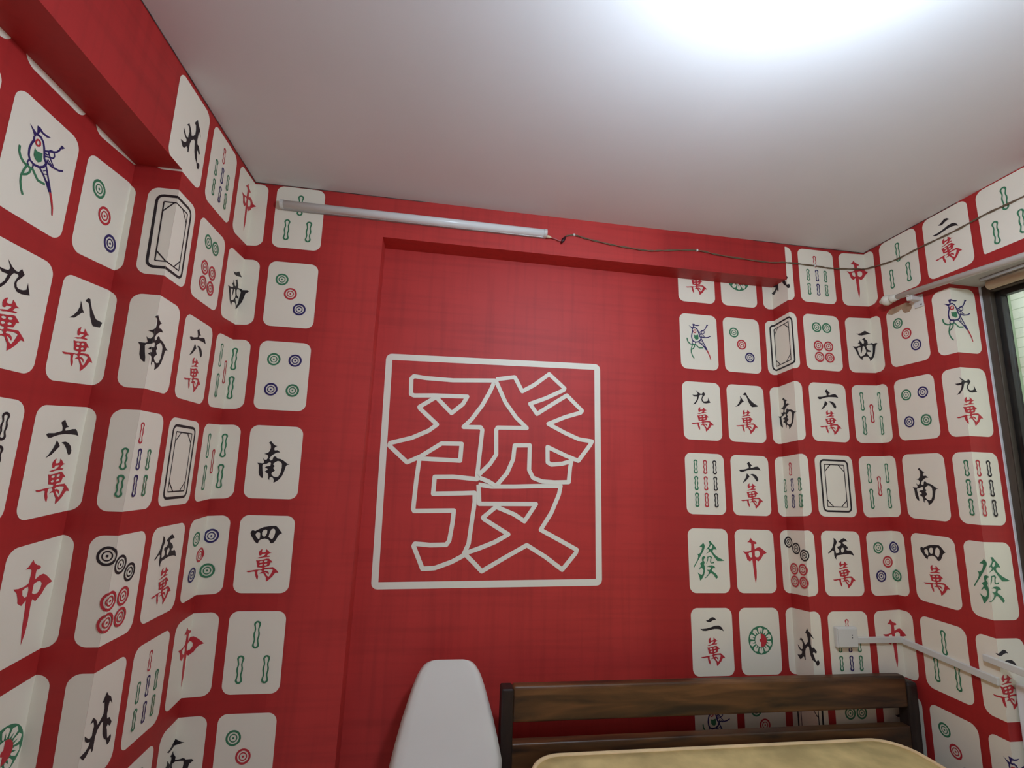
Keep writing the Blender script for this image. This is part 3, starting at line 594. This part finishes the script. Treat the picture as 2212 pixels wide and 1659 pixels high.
t = thing('roller_blind', 'rolled up beige blind under the top of the window opening', 'blind', (1.455, -1.1, Z(-.275)))
b = MB(); b.tube([(1.452, -.425, Z(-.303)), (1.452, -.430, Z(-.303)), (1.452, -1.88, Z(-.303))], [.010, .0165, .0165], n=18); b.build('blind_roll', M['blind'], t)
b = MB(); b.box((1.430, -1.89, Z(-.288)), (1.476, -.418, Z(ZLIN))); b.build('blind_rail', M['plaster'], t, bevel=.002)

# ---------------------------------------------------------------- bed
t = thing('bed', 'dark wooden bed frame with open slatted headboard against the back wall', 'bed', (0.58, -1.0, 0))
def wb(name, lo, hi, m='wood', bev=.006):
    b = MB(); b.box((lo[0], lo[1], Z(lo[2])), (hi[0], hi[1], Z(hi[2]))); return b.build(name, M[m], t, bevel=bev)
HY0, HY1 = -.070, -.030
wb('headboard_post', (-.190, HY0 - .008, -2.5), (-.150, HY1 + .008, -1.712), 'wood_dark')
wb('headboard_post', (1.322, HY0 - .008, -2.5), (1.366, HY1 + .008, -1.728), 'wood_dark', .012)
wb('headboard_rail', (-.152, HY0, -1.816), (1.326, HY1, -1.708), 'wood', .009)
wb('headboard_rail', (-.152, HY0, -2.08), (1.326, HY1, -1.876), 'wood')
wb('side_rail', (-.190, -2.02, -2.24), (-.150, HY0 - .008, -2.10)); wb('side_rail', (1.322, -2.02, -2.24), (1.366, HY0 - .008, -2.10))
wb('foot_rail', (-.190, -2.06, -2.26), (1.366, -2.02, -2.06))
for k in range(9):
    y = -.20 - k * .22; wb('bed_slat', (-.150, y - .04, -2.155), (1.322, y + .04, -2.135), 'beech', .003)
for x in (-.190, 1.322): wb('bed_leg', (x, -2.10, -2.5), (x + .044, -2.06, -2.05))
# mattress with rounded plan
def plan(x0, x1, y0, y1, r, n=8):
    o = []
    for cx, cy, a0 in ((x1 - r, y0 + r, -90), (x1 - r, y1 - r, 0), (x0 + r, y1 - r, 90), (x0 + r, y0 + r, 180)):
        for k in range(n + 1):
            a = math.radians(a0 + 90 * k / n); o.append((cx + r * math.cos(a), cy + r * math.sin(a)))
    return o
tm = thing('mattress', 'stained beige mattress with tan piping lying on the dark bed', 'mattress', (0.57, -1.0, Z(-2.13)))
base = plan(-.105, 1.228, -1.98, -.088, .105)
cx, cy = .56, -1.03
def inset(f): return [(cx + (x - cx) * (1 - f / .66), cy + (y - cy) * (1 - f / .95)) for x, y in base]
b = MB(); rows = []
for f, z in ((.012, -2.133), (.0, -2.120), (-.006, -2.02), (.0, -1.915), (.006, -1.904), (.05, -1.900), (.20, -1.896), (.45, -1.893), (.64, -1.892)):
    rows.append([(x, y, Z(z)) for x, y in inset(f)])
b.grid(rows, closed=True, cap0=True, cap1=True); b.build('mattress_body', M['mattress'], tm)
for z in (-1.905, -2.122):
    b = MB(); ps = [(x, y, Z(z)) for x, y in inset(.002)]; b.tube(ps + [ps[0]], .0075, n=8, caps=False); b.build('piping', M['piping'], tm)

# ---------------------------------------------------------------- chair
t = thing('chair', 'white plastic chair with tall tapering solid back against the red panel', 'chair', (-.357, -.40, 0))
prof = [(-1.669, .0670, .052), (-1.6705, .0664, .062), (-1.674, .065, .075), (-1.679, .063, .0845), (-1.686, .060, .0925), (-1.695, .056, .0995), (-1.708, .050, .1085), (-1.721, .0435, .1145),
        (-1.743, .034, .1235), (-1.772, .021, .1335), (-1.826, -.003, .1515), (-1.878, -.026, .1655), (-1.931, -.050, .1785), (-1.975, -.072, .190), (-2.015, -.100, .200), (-2.043, -.140, .206),
        (-2.055, -.20, .210), (-2.056, -.30, .212), (-2.052, -.40, .208), (-2.050, -.46, .198), (-2.054, -.495, .180), (-2.066, -.515, .150)]
KS = .965; prof = [(-1.0237 + (z + 1.0237) * KS, -1.7946 + (y + 1.7946) * KS, min(hw * KS, .172) if i < 13 else .168 - max(0, i - 17) * .006) for i, (z, y, hw) in enumerate(prof)]
XCH = -.357
b = MB(); rows = []; rows2 = []
for i, (z, y, hw) in enumerate(prof):
    z2, y2 = prof[min(i + 1, len(prof) - 1)][:2]; z1_, y1_ = prof[max(i - 1, 0)][:2]
    dy, dz_ = y2 - y1_, z2 - z1_; l = math.hypot(dy, dz_); ny, nz = -dz_ / l, dy / l     # points behind the back / below the seat
    if ny < 0 and i < 13: ny, nz = -ny, -nz
    if i >= 13 and nz > 0: ny, nz = -ny, -nz
    xc = XCH - .003 * min(1, (z + 2.05) / .38)
    r1, r2 = [], []
    for j in range(17):
        u = -1 + 2 * j / 16; cup = .012 * u * u if i < 14 else -.014 * u * u
        edge = .012 * max(0, (abs(u) - .88) / .12) ** 2
        k = edge - (cup if i >= 13 else cup * .0)
        r1.append((xc + hw * u, y + ny * edge, Z(z + nz * edge + (.014 * u * u if i >= 15 else 0))))
        r2.append((xc + (hw - .004) * u, y + ny * (edge + .006), Z(z + nz * (edge + .006) + (.014 * u * u if i >= 15 else 0))))
    rows.append(r1); rows2.append(r2)
b.grid([r1 + r2[::-1] for r1, r2 in zip(rows, rows2)], closed=True, cap0=True, cap1=True)
b.build('chair_shell', M['chair'], t, merge=True)
for sx in (-1, 1):
    for yt, yb in ((-.24, -.20), (-.46, -.52)):
        b = MB(); b.tube([(XCH + sx * .11, yt, Z(-2.026)), (XCH + sx * .145, yb, 0.0)], [.016, .011], n=12); b.build('leg', M['beech'], t)
for sx in (-1, 1):
    b = MB(); b.tube([(XCH + sx * .11, -.22, Z(-2.030)), (XCH + sx * .11, -.48, Z(-2.030))], .008, n=8); b.build('seat_brace', M['screw'], t)

# ---------------------------------------------------------------- white board below the window
b = MB(); b.box((1.4165, -1.30, 0), (1.438, -.362, Z(-1.622)))
tag(b.build('board', M['sill'], None, bevel=.006), 'plain white board standing upright below the window at the right', 'board')
